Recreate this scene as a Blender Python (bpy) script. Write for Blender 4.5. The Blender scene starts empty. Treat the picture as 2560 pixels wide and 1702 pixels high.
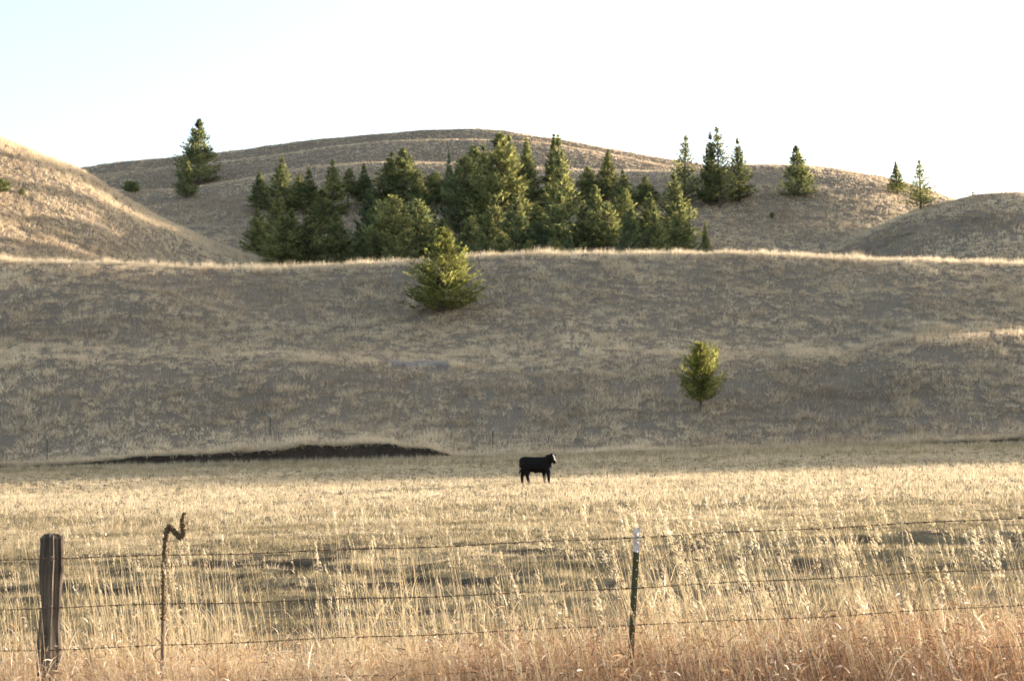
import bpy, bmesh, math, random
import numpy as np
from mathutils import Vector, Matrix, Euler

SC = bpy.context.scene
COL = SC.collection
RNG = np.random.default_rng(11)
random.seed(5)

# ------------------------------------------------------------------ camera
F_PX = 3800.0                      # focal length in photograph pixels (2560 wide)
TILT = math.atan(272.0 / F_PX)     # the camera looks slightly up
CAM_Z = 1.86
cam_d = bpy.data.cameras.new('camera')
cam_d.sensor_width = 36.0
cam_d.lens = F_PX / 2560.0 * 36.0
cam_d.clip_start = 0.1
cam_d.clip_end = 12000
cam_d.dof.use_dof = True
cam_d.dof.focus_distance = 17.0
cam_d.dof.aperture_fstop = 4.5
cam = bpy.data.objects.new('camera', cam_d)
COL.objects.link(cam)
cam.location = (0, 0, CAM_Z)
cam.rotation_euler = (math.pi / 2 + TILT, 0, 0)
SC.camera = cam

# ------------------------------------------------------------------ sky, sun, exposure
SUN_AZ, SUN_EL = math.radians(60.0), math.radians(7.8)   # azimuth right of the view direction
world = bpy.data.worlds.new('World')
SC.world = world
world.use_nodes = True
wn = world.node_tree
wn.nodes.clear()
sky = wn.nodes.new('ShaderNodeTexSky')
sky.sky_type = 'NISHITA'
sky.sun_disc = False
sky.sun_elevation = SUN_EL
sky.sun_rotation = SUN_AZ
sky.altitude = 700
sky.air_density = 1.0
sky.dust_density = 4.0
sky.ozone_density = 1.5
bg = wn.nodes.new('ShaderNodeBackground')
bg.inputs['Strength'].default_value = 0.15
wo = wn.nodes.new('ShaderNodeOutputWorld')
hs = wn.nodes.new('ShaderNodeHueSaturation')      # thin high haze: a paler sky all over
hs.inputs['Saturation'].default_value = 0.72
wn.links.new(sky.outputs[0], hs.inputs['Color'])
wn.links.new(hs.outputs[0], bg.inputs['Color'])
wn.links.new(bg.outputs[0], wo.inputs['Surface'])

sun_d = bpy.data.lights.new('sun', 'SUN')
sun_d.energy = 4.0
sun_d.angle = math.radians(0.6)
sun_d.color = (1.0, 0.86, 0.70)
sun = bpy.data.objects.new('sun', sun_d)
COL.objects.link(sun)
SUN_DIR = Vector((math.sin(SUN_AZ) * math.cos(SUN_EL), math.cos(SUN_AZ) * math.cos(SUN_EL), math.sin(SUN_EL)))
sun.rotation_euler = SUN_DIR.to_track_quat('Z', 'Y').to_euler()
sun.location = (120, 100, 90)

SC.view_settings.view_transform = 'Standard'
SC.view_settings.look = 'None'
SC.view_settings.gamma = 1.0
SC.view_settings.use_curve_mapping = False
SC.view_settings.exposure = 2.03
SC.render.engine = 'CYCLES'
SC.cycles.use_denoising = True
SC.cycles.max_bounces = 3
SC.cycles.diffuse_bounces = 2
SC.cycles.transmission_bounces = 2
SC.cycles.transparent_max_bounces = 4
SC.cycles.use_adaptive_sampling = True
SC.cycles.adaptive_threshold = 0.03

# ------------------------------------------------------------------ small maths
def pchip_slopes(xk, z):
    """xk (K,), z (...,K): monotone slopes"""
    h = np.diff(xk)
    d = np.diff(z, axis=-1) / h
    s = np.zeros_like(z)
    w1 = 2 * h[1:] + h[:-1]
    w2 = h[1:] + 2 * h[:-1]
    a, b = d[..., :-1], d[..., 1:]
    same = a * b > 0
    with np.errstate(divide='ignore', invalid='ignore'):
        m = (w1 + w2) / (w1 / a + w2 / b)
    s[..., 1:-1] = np.where(same, m, 0)
    s[..., 0] = d[..., 0]
    s[..., -1] = d[..., -1]
    return s

def hermite(x0, x1, z0, z1, s0, s1, x):
    h = x1 - x0
    t = (x - x0) / h
    t2, t3 = t * t, t * t * t
    return (2*t3 - 3*t2 + 1) * z0 + (t3 - 2*t2 + t) * h * s0 + (-2*t3 + 3*t2) * z1 + (t3 - t2) * h * s1

def curve(xk, zk, x):
    xk = np.asarray(xk, float); zk = np.asarray(zk, float)
    s = pchip_slopes(xk, zk)
    x = np.clip(x, xk[0], xk[-1])
    i = np.clip(np.searchsorted(xk, x, side='right') - 1, 0, len(xk) - 2)
    return hermite(xk[i], xk[i+1], zk[i], zk[i+1], s[i], s[i+1], x)

def sstep(a, b, x):
    t = np.clip((x - a) / (b - a), 0, 1)
    return t * t * (3 - 2 * t)

def hash2(i, j, seed):
    n = (i.astype(np.int64) * 374761393 + j.astype(np.int64) * 668265263 + seed * 1442695041) & 0xffffffff
    n = ((n ^ (n >> 13)) * 1274126177) & 0xffffffff
    n = n ^ (n >> 16)
    return (n & 0xffff) / 65535.0

def vnoise(x, y, seed=0):
    i, j = np.floor(x), np.floor(y)
    fx, fy = x - i, y - j
    fx = fx * fx * (3 - 2 * fx); fy = fy * fy * (3 - 2 * fy)
    a = hash2(i, j, seed); b = hash2(i + 1, j, seed); c = hash2(i, j + 1, seed); d = hash2(i + 1, j + 1, seed)
    return (a * (1 - fx) + b * fx) * (1 - fy) + (c * (1 - fx) + d * fx) * fy

def fbm(x, y, seed=0, octs=4):
    t, amp, tot = 0.0, 1.0, 0.0
    for o in range(octs):
        t = t + amp * vnoise(x * 2**o + 17.3 * o, y * 2**o - 9.1 * o, seed + o)
        tot += amp
        amp *= 0.5
    return t / tot

# ------------------------------------------------------------------ sight lines of the photograph -> world
cT, sT = math.cos(TILT), math.sin(TILT)
def rayu(px, py):
    a = (np.asarray(px, float) - 1280) / F_PX
    b = (851 - np.asarray(py, float)) / F_PX
    dy = cT - b * sT
    return a / dy, (sT + b * cT) / dy          # X per metre of depth, rise per metre of depth
def line(Y, pts):
    """control line of the land: (column, row) pairs seen at depth Y -> (u, z) table"""
    p = np.array(pts, float)
    u, s = rayu(p[:, 0], p[:, 1])
    return u, CAM_Z + s * Y

# ------------------------------------------------------------------ the land as one height function
YK = np.array([-200, 40, 75, 103, 106.2, 131, 139, 158, 174, 192, 225, 270, 330, 341, 375, 386, 405, 450, 800, 4000.0])
bench = line(131, [(-3000, 880), (0, 893), (640, 897), (1100, 915), (1500, 900), (1900, 893), (2150, 888), (2300, 860), (2560, 850), (3000, 880), (4500, 885), (9000, 880)])
crest = line(174, [(-4000, 600), (-1500, 640), (0, 655), (300, 665), (520, 677), (680, 677), (800, 670), (1000, 658), (1160, 650), (1500, 640), (1800, 641),
                   (2000, 648), (2300, 658), (2560, 662), (3000, 664), (3350, 672), (3550, 700), (3800, 700), (4000, 664), (4300, 628), (5000, 605), (9000, 600)])  # unseen crest off to the right dipped and raised to steer the sunlight
knot270 = line(270, [(-4000, 600), (-500, 600), (300, 592), (700, 585), (1280, 575), (1700, 568), (1900, 566), (2050, 564), (2200, 570), (2400, 596), (3000, 610), (9000, 610)])
lip1 = line(330, [(-4000, 430), (-500, 450), (0, 470), (350, 477), (480, 470), (560, 457), (650, 442), (800, 417), (1000, 407), (1280, 415), (1500, 428), (1700, 432),
                  (1780, 425), (1860, 415), (2000, 416), (2080, 423), (2200, 443), (2300, 472), (2400, 505), (2560, 560), (3000, 600), (9000, 600)])
lip2 = line(375, [(-4000, 440), (-500, 455), (190, 442), (430, 418), (700, 388), (820, 369), (1000, 354), (1200, 350), (1300, 352), (1400, 364), (1560, 395), (1700, 420),
                  (1860, 440), (2000, 450), (2400, 545), (3000, 615), (9000, 615)])
ridge = line(405, [(-4000, 420), (-500, 445), (190, 423), (300, 408), (430, 396), (560, 383), (700, 363), (800, 351), (950, 338), (1080, 328), (1180, 325), (1260, 329),
                   (1350, 345), (1450, 361), (1560, 381), (1650, 396), (1720, 407), (1780, 418), (2000, 455), (2400, 550), (3000, 625), (9000, 625)])
hill_l = line(235, [(-6000, -300), (-1500, 60), (-800, 150), (-300, 255), (0, 357), (100, 396), (200, 436), (300, 495), (400, 552), (500, 597), (600, 634), (690, 660), (800, 692), (1000, 760), (3000, 1400), (9000, 2500)])
hill_r = line(262, [(-6000, 2500), (1000, 1200), (1700, 765), (1950, 668), (2100, 614), (2200, 568), (2300, 529), (2400, 507), (2450, 498), (2560, 493), (2800, 505), (3100, 530), (3500, 550), (6000, 570), (9000, 570)])  # unseen right end lowered so it doesn't shade the near crest
bank_h = line(0, [(0, 0)])

def bank_height(u):
    x = u * F_PX + 1280
    h = curve([-3000, 0, 200, 300, 420, 540, 640, 720, 850, 960, 985, 1000, 1060, 1110, 1160, 1480, 1540, 1600, 1660, 2150, 2450, 3500],
              [0.2, 0.2, 0.28, 0.5, 0.62, 0.72, 0.82, 0.94, 1.0, 1.04, 1.0, 0.78, 0.7, 0.36, 0.06, 0.05, 0.14, 0.14, 0.05, 0.1, 0.28, 0.28], x)
    return h * (0.72 + 0.4 * fbm(x / 70.0, x * 0 + 3.3, 91, 2) + 0.28 * fbm(x / 9.0, x * 0 + 6.3, 93, 2)) + 0.03

def smax(a, b, k):
    h = np.clip(0.5 + 0.5 * (a - b) / k, 0, 1)
    return b * (1 - h) + a * h + k * h * (1 - h)

def land(X, Y, detail=True):
    X = np.asarray(X, float); Y = np.asarray(Y, float)
    shp = X.shape
    X = X.ravel(); Y = Y.ravel()
    u = X / np.maximum(Y, 60.0)
    uc = np.clip(u, -1.9, 1.9)
    Z = np.zeros((len(X), len(YK)))
    tilt_x = 0.027 * 70 * np.tanh(X / 70.0)
    zf = tilt_x
    Z[:, 0] = 0; Z[:, 1] = 0; Z[:, 2] = 0.2; Z[:, 3] = 1.25
    bh = bank_height(uc)
    zb = curve(*bench, uc)
    Z[:, 4] = 1.42
    Z[:, 5] = zb - zf
    flat = 0.7 + 1.7 * fbm(X / 30.0, X * 0 + 4.4, 97, 2)
    Z[:, 6] = zb + flat - zf
    zc = curve(*crest, uc)
    Z[:, 8] = zc
    Z[:, 7] = zb + flat + (0.535 + 0.14 * (1 - sstep(-0.24, -0.16, uc))) * (zc - zb - flat)
    Z[:, 9] = zc + 0.2
    Z[:, 10] = np.minimum(zc + 3.6, zc * 225 / 174.0 - 2.6)
    Z[:, 11] = curve(*knot270, uc)
    l1 = curve(*lip1, uc)
    Z[:, 12] = l1
    Z[:, 13] = l1 + 1.2
    l2 = curve(*lip2, uc)
    Z[:, 14] = l2
    Z[:, 15] = l2 + 1.5
    r = curve(*ridge, uc)
    Z[:, 16] = r
    Z[:, 17] = r - 6
    Z[:, 18] = r - 60
    Z[:, 19] = 0
    fade = 1 - sstep(104, 130, Y)
    S = pchip_slopes(YK, Z)
    i = np.clip(np.searchsorted(YK, Y, side='right') - 1, 0, len(YK) - 2)
    k = np.arange(len(X))
    z = hermite(YK[i], YK[i+1], Z[k, i], Z[k, i+1], S[k, i], S[k, i+1], Y)
    z = z + zf * (1 - sstep(131, 174, Y)) * (Y < 174)
    # left and right flank hills
    dl = Y - 235
    hl = curve(*hill_l, uc) - np.where(dl < 0, 27 * sstep(0, 62, -dl) + 0.6 * np.maximum(-dl - 50, 0), 0.9 * (np.sqrt(dl * dl + 400) - 20) * 0.6)
    dr = Y - 262
    hr = curve(*hill_r, uc) - np.where(dr < 0, 21 * sstep(0, 70, -dr) + 0.6 * np.maximum(-dr - 54, 0), 0.5 * (np.sqrt(dr * dr + 300) - 17.3))
    z = smax(z, hl, 1.6)
    z = smax(z, hr, 2.0)
    if detail:
        hillw = sstep(112, 135, Y)
        z = z + hillw * (0.9 * (1 - 0.75 * sstep(180, 205, Y) * (u < 0)) * (fbm(X / 14, Y / 14, 3, 3) - 0.5) + 0.34 * (fbm(X / 2.1, Y / 2.1, 8, 2) - 0.5)) * (1 - 0.5 * sstep(600, 1500, Y))
        fieldw = (1 - sstep(95, 106, Y)) * sstep(2, 8, Y)
        z = z + fieldw * 0.10 * (fbm(X / 6, Y / 6, 20, 3) - 0.5)
        # hummocks and ruts of the trampled strip beyond the fence
        yb = 25 + 0.05 * X + 2.5 * (fbm(X / 9, X * 0 + 1.5, 33, 2) - 0.5)
        band = np.exp(-((Y - yb) / 6.5) ** 2)
        z = z + band * 0.24 * (fbm(X / 0.9, Y / 0.7, 40, 3) - 0.5)
        rut = np.exp(-((Y - yb - 2.4) / 0.42) ** 2) * sstep(2.2, 6.5, X) + np.exp(-((Y - yb + 1.2) / 0.4) ** 2) * sstep(3.0, 6.0, -X)
        z = z - 0.16 * rut * (0.4 + fbm(X / 2, Y / 2, 45, 2)) + 0.10 * np.exp(-((Y - yb - 3.4) / 0.6) ** 2) * sstep(2.2, 6.5, X)
    return z.reshape(shp)

# ------------------------------------------------------------------ materials
def nt(name):
    m = bpy.data.materials.new(name)
    m.use_nodes = True
    t = m.node_tree
    t.nodes.clear()
    out = t.nodes.new('ShaderNodeOutputMaterial')
    return m, t, out

def N(t, kind, **kw):
    n = t.nodes.new(kind)
    for k, v in kw.items():
        setattr(n, k, v)
    return n

def ramp(t, fac, stops):
    r = t.nodes.new('ShaderNodeValToRGB')
    el = r.color_ramp.elements
    while len(el) > 1:
        el.remove(el[-1])
    el[0].position = stops[0][0]; el[0].color = (*stops[0][1], 1)
    for p, c in stops[1:]:
        e = el.new(p); e.color = (*c, 1)
    t.links.new(fac, r.inputs[0])
    return r.outputs[0]

def noise(t, vec, scale, detail=4.0, rough=0.55):
    n = N(t, 'ShaderNodeTexNoise')
    n.inputs['Scale'].default_value = scale
    n.inputs['Detail'].default_value = detail
    n.inputs['Roughness'].default_value = rough
    t.links.new(vec, n.inputs['Vector'])
    return n.outputs['Fac']

def blade_material(name, stops, translucent=0.5, gloss=0.0):
    """dry grass: colour by the tuft's own tint, with a little change from root to tip"""
    m, t, out = nt(name)
    at = N(t, 'ShaderNodeAttribute', attribute_type='GEOMETRY', attribute_name='tint')
    c = ramp(t, at.outputs['Fac'], stops)
    d = N(t, 'ShaderNodeBsdfDiffuse'); tr = N(t, 'ShaderNodeBsdfTranslucent')
    t.links.new(c, d.inputs['Color']); t.links.new(c, tr.inputs['Color'])
    mx = N(t, 'ShaderNodeMixShader'); mx.inputs[0].default_value = translucent
    t.links.new(d.outputs[0], mx.inputs[1]); t.links.new(tr.outputs[0], mx.inputs[2])
    res = mx.outputs[0]
    if gloss > 0:
        g = N(t, 'ShaderNodeBsdfGlossy'); g.inputs['Roughness'].default_value = 0.45
        m2 = N(t, 'ShaderNodeMixShader'); m2.inputs[0].default_value = gloss
        t.links.new(res, m2.inputs[1]); t.links.new(g.outputs[0], m2.inputs[2]); res = m2.outputs[0]
    t.links.new(res, out.inputs['Surface'])
    return m

def ground_material(name, stops, bump=0.25, scale=1.0):
    m, t, out = nt(name)
    geo = N(t, 'ShaderNodeNewGeometry')
    big = noise(t, geo.outputs['Position'], 0.09 * scale, 3)
    mid = noise(t, geo.outputs['Position'], 0.9 * scale, 5, 0.65)
    fine = noise(t, geo.outputs['Position'], 9 * scale, 4, 0.7)
    a = N(t, 'ShaderNodeMath', operation='MULTIPLY_ADD'); t.links.new(mid, a.inputs[0]); a.inputs[1].default_value = 0.6
    b = N(t, 'ShaderNodeMath', operation='MULTIPLY_ADD'); t.links.new(big, b.inputs[0]); b.inputs[1].default_value = 0.5
    t.links.new(fine, b.inputs[2])
    t.links.new(b.outputs[0], a.inputs[2])
    s = N(t, 'ShaderNodeMath', operation='MULTIPLY'); t.links.new(a.outputs[0], s.inputs[0]); s.inputs[1].default_value = 0.48
    c = ramp(t, s.outputs[0], stops)
    p = N(t, 'ShaderNodeBsdfPrincipled'); p.inputs['Roughness'].default_value = 0.95
    p.inputs['Specular IOR Level'].default_value = 0.1
    t.links.new(c, p.inputs['Base Color'])
    bp = N(t, 'ShaderNodeBump'); bp.inputs['Strength'].default_value = bump; bp.inputs['Distance'].default_value = 0.15
    t.links.new(a.outputs[0], bp.inputs['Height']); t.links.new(bp.outputs[0], p.inputs['Normal'])
    t.links.new(p.outputs[0], out.inputs['Surface'])
    return m

M = {}
M['hill_soil'] = ground_material('hill_soil', [(0.25, (0.095, 0.073, 0.052)), (0.5, (0.215, 0.167, 0.117)), (0.75, (0.36, 0.283, 0.192))], 0.8)
M['bank_soil'] = ground_material('bank_soil', [(0.3, (0.03, 0.022, 0.018)), (0.5, (0.065, 0.048, 0.038)), (0.75, (0.16, 0.12, 0.085))], 0.8, 2.0)
M['bunch'] = blade_material('dry_bunchgrass', [(0.0, (0.22, 0.16, 0.115)), (0.25, (0.41, 0.315, 0.217)), (0.55, (0.61, 0.485, 0.33)), (0.8, (0.75, 0.615, 0.425)), (1.0, (0.82, 0.69, 0.50))], 0.45)
M['pasture'] = blade_material('cropped_pasture', [(0.0, (0.14, 0.118, 0.066)), (0.2, (0.29, 0.234, 0.136)), (0.5, (0.49, 0.393, 0.25)), (0.8, (0.66, 0.54, 0.37)), (1.0, (0.76, 0.645, 0.465))], 0.45)
M['tall'] = blade_material('tall_straw', [(0.0, (0.48, 0.36, 0.19)), (0.5, (0.70, 0.56, 0.34)), (1.0, (0.80, 0.68, 0.47))], 0.42, 0.06)
M['russet'] = blade_material('russet_grass', [(0.0, (0.11, 0.062, 0.042)), (0.25, (0.32, 0.16, 0.075)), (0.5, (0.51, 0.315, 0.16)), (0.75, (0.63, 0.47, 0.29)), (1.0, (0.76, 0.62, 0.42))], 0.35, 0.04)
M['sage'] = blade_material('grey_blue_brush', [(0.0, (0.25, 0.235, 0.23)), (0.6, (0.44, 0.41, 0.40)), (1.0, (0.58, 0.55, 0.53))], 0.3)

def field_material():
    m, t, out = nt('pasture_soil')
    geo = N(t, 'ShaderNodeNewGeometry')
    mid = noise(t, geo.outputs['Position'], 1.3, 6, 0.7)
    fine = noise(t, geo.outputs['Position'], 14, 4, 0.7)
    a = N(t, 'ShaderNodeMath', operation='ADD'); t.links.new(mid, a.inputs[0]); t.links.new(fine, a.inputs[1])
    s = N(t, 'ShaderNodeMath', operation='MULTIPLY'); t.links.new(a.outputs[0], s.inputs[0]); s.inputs[1].default_value = 0.5
    thin = ramp(t, s.outputs[0], [(0.35, (0.034, 0.026, 0.018)), (0.55, (0.075, 0.057, 0.037)), (0.7, (0.16, 0.12, 0.072))])
    full = ramp(t, s.outputs[0], [(0.3, (0.10, 0.08, 0.045)), (0.55, (0.22, 0.17, 0.095)), (0.7, (0.34, 0.265, 0.15))])
    bare = N(t, 'ShaderNodeAttribute', attribute_type='GEOMETRY', attribute_name='bare')
    mx = N(t, 'ShaderNodeMix', data_type='RGBA')
    t.links.new(bare.outputs['Fac'], mx.inputs['Factor']); t.links.new(full, mx.inputs['A']); t.links.new(thin, mx.inputs['B'])
    p = N(t, 'ShaderNodeBsdfPrincipled'); p.inputs['Roughness'].default_value = 1.0
    p.inputs['Specular IOR Level'].default_value = 0.05
    t.links.new(mx.outputs['Result'], p.inputs['Base Color'])
    bp = N(t, 'ShaderNodeBump'); bp.inputs['Strength'].default_value = 0.5; bp.inputs['Distance'].default_value = 0.06
    t.links.new(a.outputs[0], bp.inputs['Height']); t.links.new(bp.outputs[0], p.inputs['Normal'])
    t.links.new(p.outputs[0], out.inputs['Surface'])
    return m
M['field'] = field_material()

def foliage_material(name, stops, translucent=0.4, cool=(0.62, 0.84, 1.15)):
    m, t, out = nt(name)
    at = N(t, 'ShaderNodeAttribute', attribute_type='GEOMETRY', attribute_name='tone')
    oi = N(t, 'ShaderNodeObjectInfo')
    a = N(t, 'ShaderNodeMath', operation='MULTIPLY_ADD'); t.links.new(oi.outputs['Random'], a.inputs[0]); a.inputs[1].default_value = 0.3
    t.links.new(at.outputs['Fac'], a.inputs[2])
    c1 = ramp(t, a.outputs[0], stops)
    c2 = ramp(t, a.outputs[0], [(p, (col[0] * cool[0], col[1] * cool[1], col[2] * cool[2])) for p, col in stops])
    fr = N(t, 'ShaderNodeMath', operation='FRACT'); m7 = N(t, 'ShaderNodeMath', operation='MULTIPLY'); m7.inputs[1].default_value = 7.31
    t.links.new(oi.outputs['Random'], m7.inputs[0]); t.links.new(m7.outputs[0], fr.inputs[0])
    mc = N(t, 'ShaderNodeMix', data_type='RGBA'); t.links.new(fr.outputs[0], mc.inputs['Factor']); t.links.new(c1, mc.inputs['A']); t.links.new(c2, mc.inputs['B'])
    c = mc.outputs['Result']
    d = N(t, 'ShaderNodeBsdfDiffuse'); tr = N(t, 'ShaderNodeBsdfTranslucent')
    t.links.new(c, d.inputs['Color'])
    ct = ramp(t, a.outputs[0], [(p, tuple(min(1, q * g) for q, g in zip(col, (1.7, 1.65, 1.2)))) for p, col in stops])
    t.links.new(ct, tr.inputs['Color'])
    mx = N(t, 'ShaderNodeMixShader'); mx.inputs[0].default_value = translucent
    t.links.new(d.outputs[0], mx.inputs[1]); t.links.new(tr.outputs[0], mx.inputs[2])
    t.links.new(mx.outputs[0], out.inputs['Surface'])
    return m
M['needle'] = foliage_material('conifer_needles', [(0.0, (0.052, 0.062, 0.036)), (0.45, (0.12, 0.133, 0.066)), (0.75, (0.21, 0.213, 0.096)), (1.0, (0.29, 0.285, 0.125))], 0.42)
M['young_needle'] = foliage_material('young_conifer_needles', [(0.0, (0.045, 0.052, 0.022)), (0.45, (0.10, 0.11, 0.042)), (0.75, (0.18, 0.185, 0.066)), (1.0, (0.28, 0.275, 0.11))], 0.45, (0.95, 1, 1))

def plain(name, col, rough=0.8, noise_scale=8.0, spread=0.35, bump=0.3, metallic=0.0, spec=0.3):
    m, t, out = nt(name)
    tc = N(t, 'ShaderNodeTexCoord')
    n = noise(t, tc.outputs['Object'], noise_scale, 5, 0.65)
    lo = tuple(c * (1 - spread) for c in col); hi = tuple(min(1, c * (1 + spread)) for c in col)
    c = ramp(t, n, [(0.3, lo), (0.7, hi)])
    p = N(t, 'ShaderNodeBsdfPrincipled'); p.inputs['Roughness'].default_value = rough; p.inputs['Metallic'].default_value = metallic
    p.inputs['Specular IOR Level'].default_value = spec
    t.links.new(c, p.inputs['Base Color'])
    bp = N(t, 'ShaderNodeBump'); bp.inputs['Strength'].default_value = bump; bp.inputs['Distance'].default_value = 0.01
    t.links.new(n, bp.inputs['Height']); t.links.new(bp.outputs[0], p.inputs['Normal'])
    t.links.new(p.outputs[0], out.inputs['Surface'])
    return m
M['bark'] = plain('bark', (0.13, 0.10, 0.08), 0.95, 3.0)
M['wire'] = plain('rusty_wire', (0.12, 0.072, 0.045), 0.75, 40, 0.4, 0.2, 0.3)
M['post_green'] = plain('green_post_paint', (0.055, 0.06, 0.025), 0.55, 12, 0.3, 0.1)
M['post_white'] = plain('white_post_paint', (0.50, 0.48, 0.46), 0.6, 25, 0.25, 0.1)
M['clip'] = plain('galvanised_clip', (0.35, 0.35, 0.36), 0.45, 20, 0.2, 0.1, 0.8)
M['stalk'] = plain('dry_stalk', (0.16, 0.12, 0.085), 0.9, 30, 0.4)
M['capsule'] = plain('seed_capsules', (0.13, 0.085, 0.045), 0.9, 60, 0.45)

def wood_material():
    m, t, out = nt('weathered_wood')
    tc = N(t, 'ShaderNodeTexCoord')
    mp = N(t, 'ShaderNodeMapping'); mp.inputs['Scale'].default_value = (38, 38, 1.6)
    t.links.new(tc.outputs['Object'], mp.inputs['Vector'])
    g = noise(t, mp.outputs[0], 1.0, 6, 0.7)
    b = noise(t, tc.outputs['Object'], 6, 4)
    a = N(t, 'ShaderNodeMath', operation='MULTIPLY_ADD'); t.links.new(b, a.inputs[0]); a.inputs[1].default_value = 0.5; t.links.new(g, a.inputs[2])
    c = ramp(t, a.outputs[0], [(0.45, (0.022, 0.017, 0.013)), (0.72, (0.085, 0.066, 0.05)), (0.95, (0.17, 0.135, 0.105))])
    p = N(t, 'ShaderNodeBsdfPrincipled'); p.inputs['Roughness'].default_value = 0.9; p.inputs['Specular IOR Level'].default_value = 0.15
    t.links.new(c, p.inputs['Base Color'])
    bp = N(t, 'ShaderNodeBump'); bp.inputs['Strength'].default_value = 0.7; bp.inputs['Distance'].default_value = 0.006
    t.links.new(g, bp.inputs['Height']); t.links.new(bp.outputs[0], p.inputs['Normal'])
    t.links.new(p.outputs[0], out.inputs['Surface'])
    return m
M['wood'] = wood_material()

def hide_material():
    m, t, out = nt('cow_hide')
    at = N(t, 'ShaderNodeAttribute', attribute_type='GEOMETRY', attribute_name='white')
    tc = N(t, 'ShaderNodeTexCoord')
    n = noise(t, tc.outputs['Object'], 9, 4)
    dark = ramp(t, n, [(0.3, (0.004, 0.003, 0.003)), (0.7, (0.011, 0.007, 0.006))])
    mx = N(t, 'ShaderNodeMix', data_type='RGBA')
    t.links.new(at.outputs['Fac'], mx.inputs['Factor']); t.links.new(dark, mx.inputs['A']); mx.inputs['B'].default_value = (0.55, 0.49, 0.42, 1)
    p = N(t, 'ShaderNodeBsdfPrincipled'); p.inputs['Roughness'].default_value = 0.75; p.inputs['Specular IOR Level'].default_value = 0.15
    t.links.new(mx.outputs['Result'], p.inputs['Base Color'])
    t.links.new(p.outputs[0], out.inputs['Surface'])
    return m
M['hide'] = hide_material()

# ------------------------------------------------------------------ object helpers
def mesh_obj(name, verts, faces, mat, parent=None, smooth=False, link=True):
    me = bpy.data.meshes.new(name)
    me.from_pydata([tuple(v) for v in verts], [], [tuple(f) for f in faces])
    if mat: me.materials.append(mat)
    if smooth: me.shade_smooth()
    o = bpy.data.objects.new(name, me)
    if link: COL.objects.link(o)
    if parent: o.parent = parent
    return o

def tag(o, label=None, cat=None, group=None, kind=None):
    if label: o['label'] = label
    if cat: o['category'] = cat
    if group: o['group'] = group
    if kind: o['kind'] = kind
    return o

def empty(name, loc):
    o = bpy.data.objects.new(name, None)
    COL.objects.link(o)
    o.location = loc
    o.empty_display_size = 0.2
    return o

def grid_mesh(name, X, Y, Z, mat, attr=None):
    r, c = X.shape
    co = np.stack([X, Y, Z], -1).reshape(-1, 3)
    i = np.arange(r * c).reshape(r, c)
    q = np.stack([i[:-1, :-1], i[:-1, 1:], i[1:, 1:], i[1:, :-1]], -1).reshape(-1, 4)
    me = bpy.data.meshes.new(name)
    me.vertices.add(len(co)); me.vertices.foreach_set('co', co.ravel())
    me.loops.add(q.size); me.loops.foreach_set('vertex_index', q.ravel().astype(np.int32))
    me.polygons.add(len(q)); me.polygons.foreach_set('loop_start', np.arange(0, q.size, 4, dtype=np.int32))
    me.update(calc_edges=True)
    if attr:
        for k, v in attr.items():
            a = me.attributes.new(k, 'FLOAT', 'POINT'); a.data.foreach_set('value', v.ravel().astype(np.float32))
    me.materials.append(mat)
    me.shade_smooth()
    o = bpy.data.objects.new(name, me)
    COL.objects.link(o)
    return o

# ------------------------------------------------------------------ ground sheets
def columns(n_mid, n_side, mid, side):
    m = np.linspace(-mid, mid, n_mid)
    s = mid + (side - mid) * np.linspace(0, 1, n_side + 1)[1:] ** 1.6
    return np.concatenate([-s[::-1], m, s])

def bareness(X, Y):
    """0 = full turf, 1 = trampled soil"""
    yb = 25 + 0.05 * X + 2.5 * (fbm(X / 9, X * 0 + 1.5, 33, 2) - 0.5)
    band = np.exp(-((Y - yb) / 7.5) ** 2)
    n = fbm(X / 1.1, Y / 0.8, 52, 4)
    rut = np.exp(-((Y - yb - 2.4) / 0.6) ** 2) * sstep(2.2, 6.5, X) + np.exp(-((Y - yb + 1.2) / 0.6) ** 2) * sstep(3.0, 6.0, -X)
    return np.clip(sstep(0.50, 0.60, n) * band * 1.1 + 0.8 * rut * sstep(0.35, 0.5, n) + 0.5 * sstep(0.54, 0.66, fbm(X / 1.2, Y / 0.9, 57, 3)) * (1 - sstep(30, 60, Y)), 0, 1)

# pasture, from behind the camera to the foot of the bank
rows = np.concatenate([np.linspace(-70, 4, 20), np.linspace(4.5, 16, 60), np.linspace(16.15, 38, 140), np.linspace(38.6, 105.4, 100)])
p = columns(220, 30, 0.46, 2.2)
YY, PP = np.meshgrid(rows, p, indexing='ij')
XX = PP * np.maximum(YY, 30.0 + 0 * YY)
zz = land(XX, YY)
field = grid_mesh('pasture', XX, YY, zz, M['field'], {'bare': bareness(XX, YY)})
tag(field, 'flat sunlit pasture of cropped straw grass beyond the fence', None, kind='structure')

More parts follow.
